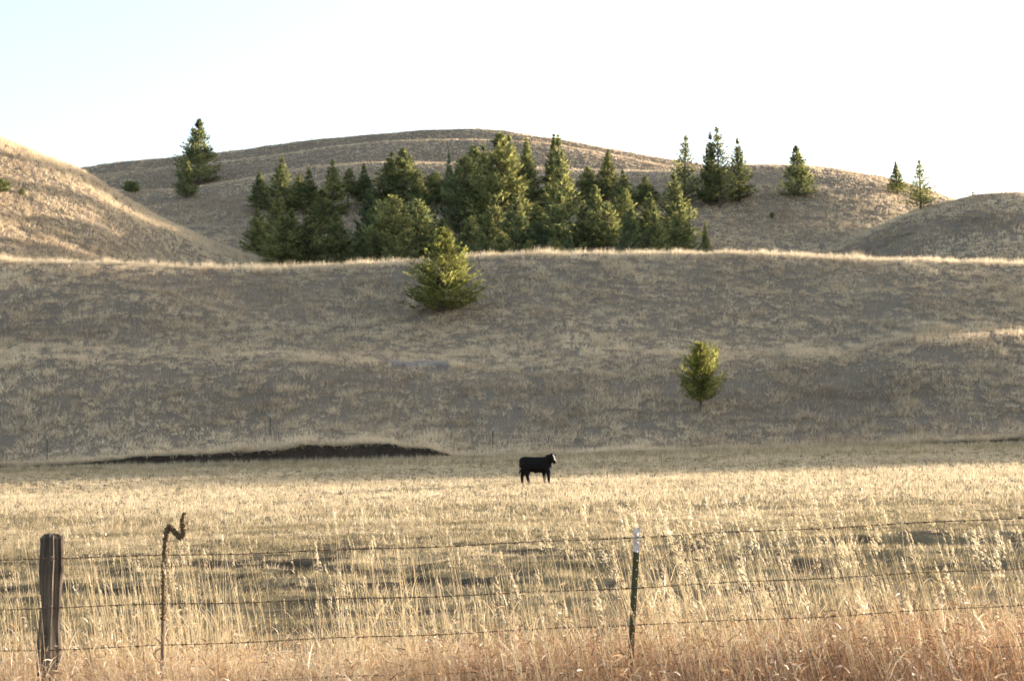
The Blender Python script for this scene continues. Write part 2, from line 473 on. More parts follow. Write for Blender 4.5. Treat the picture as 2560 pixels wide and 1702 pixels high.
# hillside, from the top of the bank over the crest and the back ridge to the horizon
def hill_foot(u):
    x = u * F_PX + 1280
    return 105.0 + 1.1 * (fbm(x / 90.0, x * 0 + 8.8, 71, 3) - 0.5)
rows = np.concatenate([np.linspace(0, 26, 60), np.linspace(26.5, 88, 130), np.linspace(89, 160, 80), np.linspace(162, 345, 130), [360, 400, 480, 600, 800, 1200, 2000, 3000, 3900]])
p = columns(250, 44, 0.46, 2.0)
RR, PP = np.meshgrid(rows, p, indexing='ij')
YY = hill_foot(PP) + RR
XX = PP * YY
zz = land(XX, YY) + bank_height(PP) * (1 - sstep(0, 14, RR))
hill = grid_mesh('hillside', XX, YY, zz, M['hill_soil'])
tag(hill, 'shaded bunchgrass hillsides and ridges behind the pasture', None, kind='structure')
def ground(X, Y):
    X = np.asarray(X, float); Y = np.asarray(Y, float)
    u = X / np.maximum(Y, 60)
    f = hill_foot(u)
    return land(X, Y) + np.where(Y > f, bank_height(u) * (1 - sstep(0, 14, Y - f)), 0)
def g1(x, y):
    return float(ground(np.array([x]), np.array([y]))[0])

# dark cut earth face between the pasture and the hillside
t = np.linspace(0, 1, 9)
p = np.linspace(-0.46, 0.46, 700)
TT, PP = np.meshgrid(t, p, indexing='ij')
yf = hill_foot(PP)
XX0 = PP * yf
zt = land(XX0, yf) + bank_height(PP) + 0.03
zb = land(XX0, yf - 0.4) - 0.15
rough = fbm(PP * 400, TT * 3, 81, 3) - 0.5
YY = yf + 0.25 * (TT > 0.99) - 0.10 * np.sin(TT * math.pi) * 2 * rough - 0.18 * (1 - TT) + 0.16 * np.sin(TT * math.pi)
ZZ = zb + (zt - zb) * TT
XX = XX0 + 0.1 * rough
bank = grid_mesh('earth_bank', XX, YY, ZZ, M['bank_soil'])
tag(bank, 'dark eroded earth bank at the foot of the hillside', None, kind='structure')

# ------------------------------------------------------------------ grass: every blade a tapered ribbon, built with numpy
class Ribbons:
    def __init__(self):
        self.v, self.f3, self.f4, self.t, self.n = [], [], [], [], 0
    def add(self, base, d, length, width, tint, segs=1, bend=None, side=None, tip=0.1):
        """base, d (n,3); length, width, tint (n,): ribbons that taper to a point and curve towards `bend`; returns the tips"""
        n = len(base)
        d = d / np.linalg.norm(d, axis=1, keepdims=True)
        if side is None:
            a = RNG.uniform(0, 6.283, n)
            side = np.cross(d, np.stack([np.cos(a), np.sin(a), 0.3 * np.ones(n)], 1))
            side /= np.linalg.norm(side, axis=1, keepdims=True) + 1e-9
        per = 2 * segs + 1
        V = np.zeros((n, per, 3)); T = np.zeros((n, per))
        p = base.copy()
        for k in range(segs):
            w = (width * 0.5 * (1 - k / segs) ** 0.7)[:, None]
            V[:, 2*k] = p - side * w; V[:, 2*k+1] = p + side * w
            T[:, 2*k] = T[:, 2*k+1] = tint + tip * k / segs
            p = p + d * (length / segs)[:, None]
            if bend is not None:
                d = d + bend / segs
                d = d / np.linalg.norm(d, axis=1, keepdims=True)
        V[:, -1] = p; T[:, -1] = tint + tip
        o = self.n + np.arange(n)[:, None] * per
        for k in range(segs - 1):
            self.f4.append(np.concatenate([o + 2*k, o + 2*k+1, o + 2*k+3, o + 2*k+2], 1))
        k = segs - 1
        self.f3.append(np.concatenate([o + 2*k, o + 2*k+1, o + 2*k+2], 1))
        self.v.append(V.reshape(-1, 3)); self.t.append(T.ravel()); self.n += n * per
        return p, d
    def build(self, name, mat, label=None, cat='grass', kind='stuff', parent=None):
        v = np.concatenate(self.v); t = np.concatenate(self.t)
        f3 = np.concatenate(self.f3) if self.f3 else np.zeros((0, 3), int)
        f4 = np.concatenate(self.f4) if self.f4 else np.zeros((0, 4), int)
        me = bpy.data.meshes.new(name)
        me.vertices.add(len(v)); me.vertices.foreach_set('co', v.ravel().astype(np.float32))
        loops = np.concatenate([f3.ravel(), f4.ravel()]).astype(np.int32)
        me.loops.add(len(loops)); me.loops.foreach_set('vertex_index', loops)
        me.polygons.add(len(f3) + len(f4))
        me.polygons.foreach_set('loop_start', np.concatenate([np.arange(len(f3)) * 3, len(f3) * 3 + np.arange(len(f4)) * 4]).astype(np.int32))
        me.update(calc_edges=True)
        a = me.attributes.new('tint', 'FLOAT', 'POINT'); a.data.foreach_set('value', np.clip(t, 0, 1).astype(np.float32))
        me.materials.append(mat)
        o = bpy.data.objects.new(name, me)
        COL.objects.link(o)
        if parent: o.parent = parent
        tag(o, label, cat, kind=kind)
        return o

def sample(n, y0, y1, umax, power=1.0):
    """points spread over the ground between two depths, inside the wedge that can be seen"""
    q = RNG.random(n)
    Y = (y0 ** (power + 1) + q * (y1 ** (power + 1) - y0 ** (power + 1))) ** (1 / (power + 1))
    X = RNG.uniform(-umax, umax, n) * Y
    return X, Y

def tufts(R, X, Y, nb, radius, length, width, spread, tint, jitter=0.12, lean=(0, 0), segs=1, droop=0.0, e=0.5):
    """nb blades for each tuft; all other arguments one number per tuft"""
    n = len(X)
    Z = ground(X, Y)
    gx = (ground(X + e, Y) - ground(X - e, Y)) / (2 * e); gy = (ground(X, Y + e) - ground(X, Y - e)) / (2 * e)
    rep = lambda q: np.repeat(np.broadcast_to(q, (n,)), nb)
    m = n * nb
    a = RNG.uniform(0, 6.283, m); r = np.sqrt(RNG.random(m)) * rep(radius)
    ox, oy = r * np.cos(a), r * np.sin(a)
    base = np.stack([rep(X) + ox, rep(Y) + oy, rep(Z) + rep(gx) * ox + rep(gy) * oy - 0.12 * rep(length)], 1)
    a2 = a + RNG.normal(0, 0.7, m)
    sp = RNG.random(m) * rep(spread)
    d = np.stack([np.cos(a2) * sp + lean[0], np.sin(a2) * sp + lean[1], np.ones(m)], 1)
    bend = np.stack([np.cos(a2) * droop, np.sin(a2) * droop, -droop * np.ones(m)], 1) if droop else None
    return R.add(base, d, rep(length) * RNG.uniform(0.55, 1.1, m), rep(width) * RNG.uniform(0.6, 1.3, m), rep(tint) + RNG.normal(0, jitter, m), segs, bend)

# 1. bunchgrass on the front slope, the flank hills and the back ridges
def hill_tint(X, Y):
    patch = 1.3 * (fbm(X / 26, Y / 11, 61, 4) - 0.5)
    small = fbm(X / 3.0, Y / 3.0, 66, 2) - 0.5
    green = -0.10 * sstep(0.55, 0.7, fbm(X / 12, Y / 12, 63, 2))
    return np.clip(0.56 + 0.55 * patch + 0.45 * small + RNG.normal(0, 0.12, len(X)) + green, 0.02, 0.85)
R = Ribbons()
X, Y = sample(30000, 105.4, 205, 0.43)
keep = (Y > hill_foot(X / Y) + 0.2) & (RNG.random(len(X)) < (0.4 + 0.6 * sstep(0.38, 0.56, fbm(X / 1.8, Y / 1.8, 68, 2))) * (0.5 + 0.5 * sstep(0.34, 0.5, fbm(X / 13, Y / 7, 72, 3))))
X, Y = X[keep], Y[keep]
s = RNG.uniform(0.4, 1.3, len(X)) * (0.5 + 1.0 * fbm(X / 5, Y / 5, 69, 3))
tufts(R, X, Y, 26, 0.36 * s, 0.64 * s, 0.05, 1.5, hill_tint(X, Y), 0.15)
# low grass between the tussocks
X, Y = sample(24000, 105.6, 200, 0.43)
keep = Y > hill_foot(X / Y) + 0.2
X, Y = X[keep], Y[keep]
tufts(R, X, Y, 8, 0.35, RNG.uniform(0.14, 0.36, len(X)), 0.055, 1.5, hill_tint(X, Y) - 0.15)
# stems along the back of the left hill, tinted paler to look sunlit
X, Y = sample(9000, 219, 241, 0.43)
keep = X / Y < -0.13
X, Y = X[keep], Y[keep]
tufts(R, X, Y, 9, 0.25, RNG.uniform(0.6, 1.1, len(X)), 0.06, 0.5, RNG.uniform(0.6, 0.9, len(X)))
X, Y = sample(9000, 192, 240, 0.43)
keep = X / Y < -0.12
X, Y = X[keep], Y[keep]
s = RNG.uniform(0.6, 1.3, len(X))
tufts(R, X, Y, 13, 0.34 * s, 0.6 * s, 0.085, 1.2, np.clip(hill_tint(X, Y) + 0.1, 0, 0.9))  # left hill's sunlight put into the colour by a lighter tint
# grass hanging over the top of the earth bank
Xo = RNG.uniform(-0.43, 0.43, 1500) * 106; Yo = hill_foot(Xo / 106) + RNG.uniform(0.22, 0.8, 1500)
tufts(R, Xo, Yo, 16, 0.22, RNG.uniform(0.35, 0.7, 1500), 0.05, 1.9, hill_tint(Xo, Yo), lean=(0, -0.5))
# taller stems standing on the crest and thinly on the slope
X, Y = sample(11000, 169, 190, 0.43)
tufts(R, X, Y, 9, 0.2, RNG.uniform(0.5, 1.0, len(X)) * (0.35 + 1.5 * fbm(X / 2.2, Y / 2.2, 62, 3)), 0.05, 0.4, RNG.uniform(0.65, 0.95, len(X)))  # pale tint on the crest paints in its sunlit rim
X, Y = sample(5000, 106.5, 166, 0.43)
tufts(R, X, Y, 3, 0.1, RNG.uniform(0.7, 1.1, len(X)), 0.028, 0.4, RNG.uniform(0.35, 0.7, len(X)))
X, Y = sample(26000, 195, 300, 0.42)
s = RNG.uniform(0.7, 1.5, len(X))
tufts(R, X, Y, 11, 0.36 * s, 0.62 * s, 0.11, 1.4, hill_tint(X, Y))
X, Y = sample(44000, 300, 425, 0.41)
s = RNG.uniform(0.6, 1.2, len(X))
tufts(R, X, Y, 5, 0.4 * s, 0.6 * s, 0.13, 1.1, hill_tint(X, Y) - 0.06)
R.build('bunchgrass', M['bunch'], 'dry bunchgrass tussocks covering the hillsides')

# 2. cropped pasture grass
def field_tint(X, Y):
    far = sstep(92, 104, Y)  # hill's cast shade on this strip is put into the tint
    green = 0.7 * sstep(0.5, 0.66, fbm(X / 1.2, Y / 0.9, 78, 3)) * (1 - sstep(40, 70, Y))
    return np.clip(0.26 + 0.21 * sstep(24, 50, Y) + 0.5 * (fbm(X / 4, Y / 3, 79, 4) - 0.5) - 0.34 * green + RNG.normal(0, 0.12, len(X)) - 0.14 * bareness(X, Y) - 0.10 * far + 0.12 * sstep(36, 60, Y) * (1 - far), 0.02, 0.9)
R = Ribbons()
X, Y = sample(25000, 11.0, 42, 0.42, 0.6)
keep = RNG.random(len(X)) > bareness(X, Y) * 0.92
X, Y = X[keep], Y[keep]
s = RNG.uniform(0.06, 0.16, len(X)) * (0.6 + 0.8 * fbm(X / 2.5, Y / 2.5, 75, 2))
tufts(R, X, Y, 12, 0.7 * s + 0.03, s, 0.007 + 0.0002 * Y, 1.1, field_tint(X, Y), e=0.15)
X, Y = sample(32000, 40, 106.5, 0.42, 0.75)
keep = Y < hill_foot(X / Y) - 0.15
X, Y = X[keep], Y[keep]
s = RNG.uniform(0.12, 0.26, len(X)) * (0.75 + 0.5 * fbm(X / 5, Y / 5, 76, 2)) * (1 + 0.6 * sstep(92, 104, Y))
tufts(R, X, Y, 9, 0.8 * s, s, 0.012 + 0.0003 * Y, 0.9, field_tint(X, Y))
X, Y = sample(2600, 60, 105, 0.42, 1.0)
tufts(R, X, Y, 3, 0.06, RNG.uniform(0.3, 0.6, len(X)), 0.02, 0.3, 0.75)
# longer grass left standing against the earth bank
X = RNG.uniform(-0.43, 0.43, 3200) * 104
Y = hill_foot(X / 104) - RNG.uniform(0.25, 1.6, len(X))
tufts(R, X, Y, 7, 0.15, RNG.uniform(0.2, 0.62, len(X)), 0.04, 0.5, RNG.uniform(0.3, 0.75, len(X)))
R.build('pasture_grass', M['pasture'], 'cropped pale straw grass of the pasture')

# 3. tall pale stems with feathery heads along the fence
R = Ribbons()
n = 2500
Xs = RNG.uniform(-4.8, 5.2, n); Ys = RNG.uniform(8.8, 12.6, n)
keep = (RNG.random(n) < 0.15 + 0.9 * sstep(0.42, 0.62, fbm(Xs / 0.7, Ys / 2.2, 83, 2))) & ~((np.abs(Xs / Ys + 0.29) < 0.03) & (Ys < 10.1) & (RNG.random(n) < 0.8)) & ~((np.abs(Xs / Ys - 0.085) < 0.02) & (Ys < 10.0) & (RNG.random(n) < 0.8))
Xs, Ys = Xs[keep], Ys[keep]
n = len(Xs)
Hs = RNG.uniform(0.6, 1.52, n) * (0.85 + 0.3 * fbm(Xs / 1.3, Ys, 85, 2))
base = np.stack([Xs, Ys, ground(Xs, Ys) - 0.03], 1)
lean = RNG.normal(0.13, 0.08, n) + 0.11 * sstep(-0.5, 2.0, Xs)
d = np.stack([-lean, RNG.normal(0, 0.06, n), np.ones(n)], 1)
bend = np.stack([-np.abs(RNG.normal(0.03, 0.06, n)), RNG.normal(0, 0.03, n), np.zeros(n)], 1)
w = RNG.uniform(0.003, 0.0062, n)
tint = np.clip(RNG.normal(0.5, 0.22, n), 0.05, 0.95)
one = np.ones((n, 1))
R.add(base, d, Hs, w, tint, 6, bend, one * np.array([[1, 0, 0.12]]))
tip, dd = R.add(base, d, Hs, w, tint, 6, bend, one * np.array([[0, 1, 0.0]]))
# leaves on the stems
k = RNG.integers(0, n, n * 2); f = RNG.uniform(0.05, 0.55, n * 2); a = RNG.uniform(0, 6.283, n * 2)
dn = d / np.linalg.norm(d, axis=1, keepdims=True)
R.add(base[k] + dn[k] * (Hs[k] * f)[:, None], np.stack([np.cos(a) * 0.5 - 0.1, np.sin(a) * 0.5, np.ones(n * 2)], 1), RNG.uniform(0.12, 0.34, n * 2), np.full(n * 2, 0.006), tint[k], 3,
      np.stack([np.cos(a) * 0.7, np.sin(a) * 0.7, -0.6 * np.ones(n * 2)], 1))
# heads: loose nodding plumes on some, narrow spikes on the rest
kind = RNG.random(n) + 0.17 * (1 - sstep(-0.5, 1.0, Xs)) + 0.06
for sel, cnt, hl, wid, ln, lw in ((np.where(kind < 0.25)[0], 60, (0.14, 0.26), 0.045, (0.012, 0.026), 0.0065), (np.where((kind >= 0.25) & (kind < 0.85))[0], 20, (0.06, 0.13), 0.007, (0.012, 0.022), 0.0045)):
    k = np.repeat(sel, cnt); m = len(k)
    HL = np.repeat(RNG.uniform(*hl, len(sel)), cnt)
    f = RNG.random(m); a = RNG.uniform(0, 6.283, m)
    out = np.stack([np.cos(a) - 0.5, np.sin(a), RNG.uniform(-0.3, 0.5, m)], 1)
    rad = wid * (1.1 - f) * RNG.random(m)
    p0 = tip[k] - dd[k] * (HL * (1 - f))[:, None] + out * rad[:, None]
    R.add(p0, dd[k] + 0.5 * out + np.stack([-0.25 * np.ones(m), np.zeros(m), -0.2 * np.ones(m)], 1), RNG.uniform(*ln, m), np.full(m, lw), tint[k] + 0.1, 1)
R.build('tall_grass', M['tall'], 'tall pale straw stems with feathery heads along the fence')

# 4. russet grass filling the verge at the fence
R = Ribbons()
n = 6500
Xr = RNG.uniform(-5.0, 5.2, n); Yr = RNG.uniform(7.7, 12.4, n)
h = RNG.uniform(0.5, 1.05, n) * (0.65 + 0.6 * fbm(Xr / 0.9, Yr / 0.9, 88, 3)) * (1 - 0.5 * sstep(10.2, 12.4, Yr)) * (1 + 0.12 * sstep(0, 3, Xr))
red = fbm(Xr / 1.4, Yr / 1.4, 89, 3)
tint = np.clip(0.29 + 1.0 * (red - 0.5) + RNG.normal(0, 0.2, n) + 0.16 * sstep(10.2, 11.8, Yr) + 0.14 * sstep(0.5, -2.5, Xr) - 0.14 * sstep(0.4, 2.6, Xr), 0, 0.95)
tip, dd = tufts(R, Xr, Yr, 8, 0.09, h, 0.007, 0.75, tint, 0.14, (-0.12, 0), 2, 0.2, 0.1)
# short curled leaves and seed tufts at every height and angle
k = RNG.choice(len(tip), 70000); m = len(k)
a = RNG.uniform(0, 6.283, m)
hh = np.repeat(h, 8)[k]; tt = np.repeat(tint, 8)[k]
back = hh * RNG.random(m) ** 1.3 * 0.75
p0 = tip[k] - dd[k] * back[:, None] + np.stack([RNG.normal(0, 0.03, m), RNG.normal(0, 0.03, m), np.zeros(m)], 1)
warm = RNG.random(m) < 0.12
R.add(p0, np.stack([np.cos(a) * 0.9 - 0.15, np.sin(a) * 0.9, RNG.uniform(-0.2, 1.2, m)], 1), RNG.uniform(0.025, 0.10, m), RNG.uniform(0.004, 0.010, m),
      np.where(warm, RNG.uniform(0.6, 0.95, m), tt + RNG.normal(0, 0.1, m)), 2, np.stack([np.cos(a) * 0.5, np.sin(a) * 0.5, -0.8 * np.ones(m)], 1))
R.build('russet_grass', M['russet'], 'dense russet dry grass on the verge at the bottom')
#@@OBJECTS
# ------------------------------------------------------------------ trees
def tube(path, radii, sides=6, closed=True):
    """verts, faces of a tapered tube through points"""
    v, f = [], []
    path = [Vector(p) for p in path]
    for i, p in enumerate(path):
        d = (path[min(i + 1, len(path) - 1)] - path[max(i - 1, 0)]).normalized()
        ref = Vector((0, 1, 0)) if abs(d.y) < 0.9 else Vector((1, 0, 0))
        a = d.cross(ref).normalized(); b = d.cross(a).normalized()
        for k in range(sides):
            t = 2 * math.pi * k / sides
            v.append(p + (a * math.cos(t) + b * math.sin(t)) * radii[i])
    for i in range(len(path) - 1):
        for k in range(sides):
            k2 = (k + 1) % sides
            f.append((i * sides + k, i * sides + k2, (i + 1) * sides + k2, (i + 1) * sides + k))
    if closed:
        f.append(tuple(range(sides))[::-1]); f.append(tuple((len(path) - 1) * sides + k for k in range(sides)))
    return v, f

def merge(parts):
    V, F = [], []
    for v, f in parts:
        o = len(V); V += list(v); F += [tuple(i + o for i in q) for q in f]
    return V, F

def conifer(seed, c0=0.06, radius=0.21, power=0.85, levels=30, per=6, sprays=42, up_low=0.05, up_top=1.5, ragged=0.25, leaf=0.036, belly=0.0, fork=0, leaders=1, fluff=0.8):
    """one conifer of height 1: trunk with limbs, and a crown of many small needle sprays"""
    rnd = random.Random(seed)
    wood = []
    leanx, leany = rnd.uniform(-0.02, 0.02), rnd.uniform(-0.02, 0.02)
    axis = lambda z: Vector((leanx * z * z, leany * z * z, z))
    wood.append(tube([axis(z) for z in (-0.03, 0.1, 0.3, 0.55, 0.8, 0.99)], [0.017, 0.014, 0.011, 0.008, 0.0045, 0.001], 7))
    if fork:
        wood.append(tube([axis(0.1), axis(0.22) + Vector((-0.035, 0.01, 0)), axis(0.5) + Vector((-0.07, 0.02, 0)), axis(0.8) + Vector((-0.08, 0.02, 0))], [0.011, 0.009, 0.006, 0.002], 6))
    v, f, tone = [], [], []
    def spray(p, d, L, W, tn):
        d = d.normalized()
        s = d.cross(Vector((rnd.uniform(-1, 1), rnd.uniform(-1, 1), rnd.uniform(-1, 1)))).normalized() * W * 0.5
        o = len(v)
        v.extend([p, p + d * L * 0.45 + s, p + d * L, p + d * L * 0.45 - s]); f.append((o, o + 1, o + 2, o + 3)); tone.extend([tn] * 4)
    for lv in range(levels):
        t = (lv + rnd.uniform(-0.3, 0.3)) / (levels - 1)
        t = min(max(t, 0), 1)
        z = c0 + (0.985 - c0) * t
        prof = (1 - t) ** power
        if belly: prof = prof * (1 - belly) + belly * math.sin(math.pi * min(1, 0.12 + 0.88 * t)) ** 0.8
        prof *= 0.7 + 0.3 * min(1, t / 0.12 + 0.2)
        nb = max(3, int(per * (0.6 + 0.6 * (1 - t)) + rnd.random()))
        a0 = rnd.uniform(0, 6.283)
        gap = rnd.random() < 0.08
        for b in range(nb):
            if gap and rnd.random() < 0.6: continue
            a = a0 + 6.283 * b / nb + rnd.uniform(-0.35, 0.35)
            L = radius * prof * (1 + rnd.uniform(-ragged, ragged)) + 0.004 + 0.01 * (1 - t)
            if rnd.random() < 0.05: L *= 1.12
            up = up_low + (up_top - up_low) * t + rnd.uniform(-0.12, 0.12)
            d = Vector((math.cos(a), math.sin(a), up)).normalized()
            p = axis(z)
            pts = [p.copy()]
            bt = rnd.gauss(0, 0.2)
            ns = max(4, int(sprays * (0.25 + 0.75 * prof)))
            steps = 5
            dirs = []
            for k in range(steps):
                p = p + d * (L / steps); pts.append(p.copy()); dirs.append(d.copy())
                d = (d + Vector((0, 0, 0.10 + 0.05 * rnd.random()))).normalized()
            if L > 0.06:
                wood.append(tube([pts[0], pts[2], pts[4]], [0.0035, 0.0022, 0.0008], 3, False))
            nodes = []
            for k in range(6):
                q = 0.2 + 0.75 * (k + rnd.random()) / 6
                for sg in (-1, 1):
                    nodes.append((q, sg, rnd.uniform(0.25, 0.6) * (1.15 - 0.8 * q) * fluff, rnd.uniform(0.0, 0.7), rnd.gauss(0, 0.08)))
            for k in range(ns):
                q, sg, tl, tu, tb = rnd.choice(nodes)
                i = min(int(q * steps), steps - 1)
                pp = pts[i].lerp(pts[i + 1], q * steps - i)
                dd = dirs[i]
                tw = (dd * 0.75 + Vector((-dd.y, dd.x, 0)) * sg * 0.75 + Vector((0, 0, tu))).normalized()
                r_ = rnd.random()
                dr = tw + Vector((rnd.uniform(-0.6, 0.6), rnd.uniform(-0.6, 0.6), rnd.uniform(-0.3, 0.7)))
                ll = leaf * rnd.uniform(0.6, 1.25) * (0.6 + 0.4 * prof)
                spray(pp + tw * (L * tl * r_), dr, ll, ll * rnd.uniform(0.26, 0.45), 0.42 + bt + tb + rnd.gauss(0, 0.12) + 0.1 * q)
            spray(pts[-1], d, leaf * 0.9, leaf * 0.28, 0.6 + bt)
    for k in range(leaders):
        p = axis(0.9) + (Vector((rnd.uniform(-0.06, 0.06), rnd.uniform(-0.06, 0.06), rnd.uniform(-0.08, -0.02))) if k else Vector((0, 0, 0)))
        for q in range(22):
            h_ = rnd.random()
            spray(p + Vector((0, 0, 0.085 * h_)), Vector((rnd.uniform(-0.7, 0.7) * (1.1 - h_), rnd.uniform(-0.7, 0.7) * (1.1 - h_), 1)), leaf * (0.75 - 0.25 * h_), leaf * 0.16, 0.6)
    return merge(wood), (v, f, tone)

PROTO = {}
def tree_proto(name, mat, **kw):
    (wv, wf), (v, f, tone) = conifer(**kw)
    tm = bpy.data.meshes.new('trunk'); tm.from_pydata([tuple(x) for x in wv], [], wf); tm.materials.append(M['bark']); tm.shade_smooth()
    cm = bpy.data.meshes.new('crown'); cm.from_pydata([tuple(x) for x in v], [], f); cm.materials.append(mat)
    a = cm.attributes.new('tone', 'FLOAT', 'POINT'); a.data.foreach_set('value', np.array(tone, np.float32))
    zz = np.array([x.z for x in v]); rr = np.array([math.hypot(x.x, x.y) for x in v])
    PROTO[name] = (tm, cm, float(np.percentile(rr, 99)) * 2, float(zz.max()))
nd, yn = M['needle'], M['young_needle']
bn = foliage_material('bright_conifer_needles', [(0.0, (0.06, 0.065, 0.022)), (0.45, (0.14, 0.145, 0.046)), (0.75, (0.235, 0.232, 0.075)), (1.0, (0.34, 0.325, 0.125))], 0.48, (1, 1, 1))
tree_proto('spire_a', nd, seed=1, radius=0.17, power=0.9, levels=34, per=7)
tree_proto('spire_b', nd, seed=2, radius=0.18, power=0.8, levels=30, per=7, ragged=0.4)
tree_proto('spire_c', nd, seed=3, radius=0.16, power=1.0, levels=32, per=7, c0=0.12)
tree_proto('broad_a', nd, seed=4, radius=0.24, power=0.7, levels=32, per=8, sprays=56)
tree_proto('broad_b', nd, seed=5, radius=0.25, power=0.62, levels=30, per=8, sprays=56, ragged=0.35)
tree_proto('bushy', nd, seed=6, radius=0.27, power=0.6, levels=28, per=8, sprays=56, belly=0.35, up_low=0.3)
tree_proto('bare_stem', nd, seed=7, radius=0.17, power=0.75, levels=24, per=6, c0=0.36, ragged=0.4)
tree_proto('airy', nd, seed=8, radius=0.20, power=0.8, levels=28, per=6, sprays=34, ragged=0.45, c0=0.08, leaf=0.036)
tree_proto('shrub', nd, seed=9, radius=0.42, power=0.5, levels=18, per=8, sprays=34, belly=0.5, leaf=0.08, up_low=0.4)
tree_proto('slope_tree', yn, seed=10, radius=0.36, power=0.7, levels=36, per=8, sprays=110, ragged=0.34, leaf=0.032, fluff=0.95, up_low=0.1, up_top=1.4, belly=0.06, leaders=2, c0=0.06)
tree_proto('young_tree', bn, seed=12, radius=0.31, power=0.6, levels=30, per=7, sprays=90, ragged=0.65, leaf=0.036, fluff=1.2, up_low=0.45, up_top=1.6, belly=0.36, leaders=4, c0=0.13, fork=1)

def march(px, py, y0=60.0, y1=430.0):
    """where the sight line through a point of the photograph meets the ground"""
    Yg = np.arange(y0, y1, 0.4)
    u, sl = rayu(px, py)
    z = CAM_Z + sl * Yg
    g = land(u * Yg, Yg)
    hit = np.where(g >= z)[0]
    i = hit[0] if len(hit) else len(Yg) - 1
    return float(u * Yg[i]), float(Yg[i])

def plant(px, top, width, style, label, Y=None, foot=None, name='conifer_tree', cat='tree', group=None, y0=60.0, sink=0.1, wf=1.15):
    if foot is not None:
        x, y = march(px, foot, y0)
    else:
        u, _ = rayu(px, top + 60)
        x, y = float(u * Y), Y
    z = g1(x, y) - sink
    _, st = rayu(px, top)
    h = CAM_Z + float(st) * y - z
    tm, cm, dia, zmax = PROTO[style]
    w = width * wf / F_PX * y
    o = empty(name, (x, y, z))
    rz = random.uniform(0, 6.283)
    for nm, me in (('trunk', tm), ('crown', cm)):
        c = bpy.data.objects.new(nm, me)
        COL.objects.link(c)
        c.parent = o
        c.scale = (w / dia, w / dia, h / zmax)
        c.rotation_euler = (0, 0, rz)
    tag(o, label, cat, group)
    return o

random.seed(77)
# trees that stand on their own
plant(1107, 566, 182, 'slope_tree', 'bushy half-sunlit conifer standing alone on the crest of the near slope', foot=788, y0=112)
plant(1752, 848, 108, 'young_tree', 'small bright yellow-green young conifer low on the shaded slope', foot=1030, y0=112)
plant(493, 296, 106, 'broad_a', 'tallest dense dark conifer on the left shoulder of the back ridge', foot=464, y0=240)
plant(466, 401, 60, 'broad_b', 'small green conifer in front of the tall dark one on the left shoulder', foot=496, y0=240)
plant(328, 452, 46, 'shrub', 'low dark bush peeking over the flank of the left hill', Y=318, name='bush', cat='bush')
plant(2, 446, 44, 'shrub', 'yellow-green bush cut off by the left edge on the left hill', foot=486, y0=180, name='bush', cat='bush')
plant(55, 470, 16, 'shrub', 'tiny dark bush on the sunlit face of the left hill', foot=488, y0=180, name='bush', cat='bush')
plant(1711, 337, 104, 'airy', 'thin open conifer on the skyline at the right end of the grove', foot=520, y0=240)
plant(1799, 315, 112, 'airy', 'tallest conifer of the skyline trio right of the grove', foot=519, y0=240)
plant(1776, 330, 72, 'spire_b', 'left stem of the skyline trio right of the grove', foot=516, y0=240)
plant(1848, 344, 76, 'spire_b', 'right and shortest conifer of the skyline trio right of the grove', foot=506, y0=240)
plant(1995, 362, 86, 'broad_a', 'lone pyramid-shaped conifer breaking the skyline on the right hill', foot=495, y0=240)
plant(2243, 402, 50, 'spire_a', 'left one of two slim conifers on the right skyline', foot=486, y0=240)
plant(2302, 397, 82, 'airy', 'right one of two slim conifers on the right skyline', foot=526, y0=240)
plant(2435, 474, 34, 'airy', 'conifer tip showing above the crest of the far right hill', Y=312)
plant(1763, 548, 36, 'spire_a', 'small slim conifer standing apart below the grove at its right', Y=240)
plant(1930, 530, 12, 'shrub', 'tiny lone shrub on the bare slope right of the grove', foot=546, y0=240, name='bush', cat='bush')

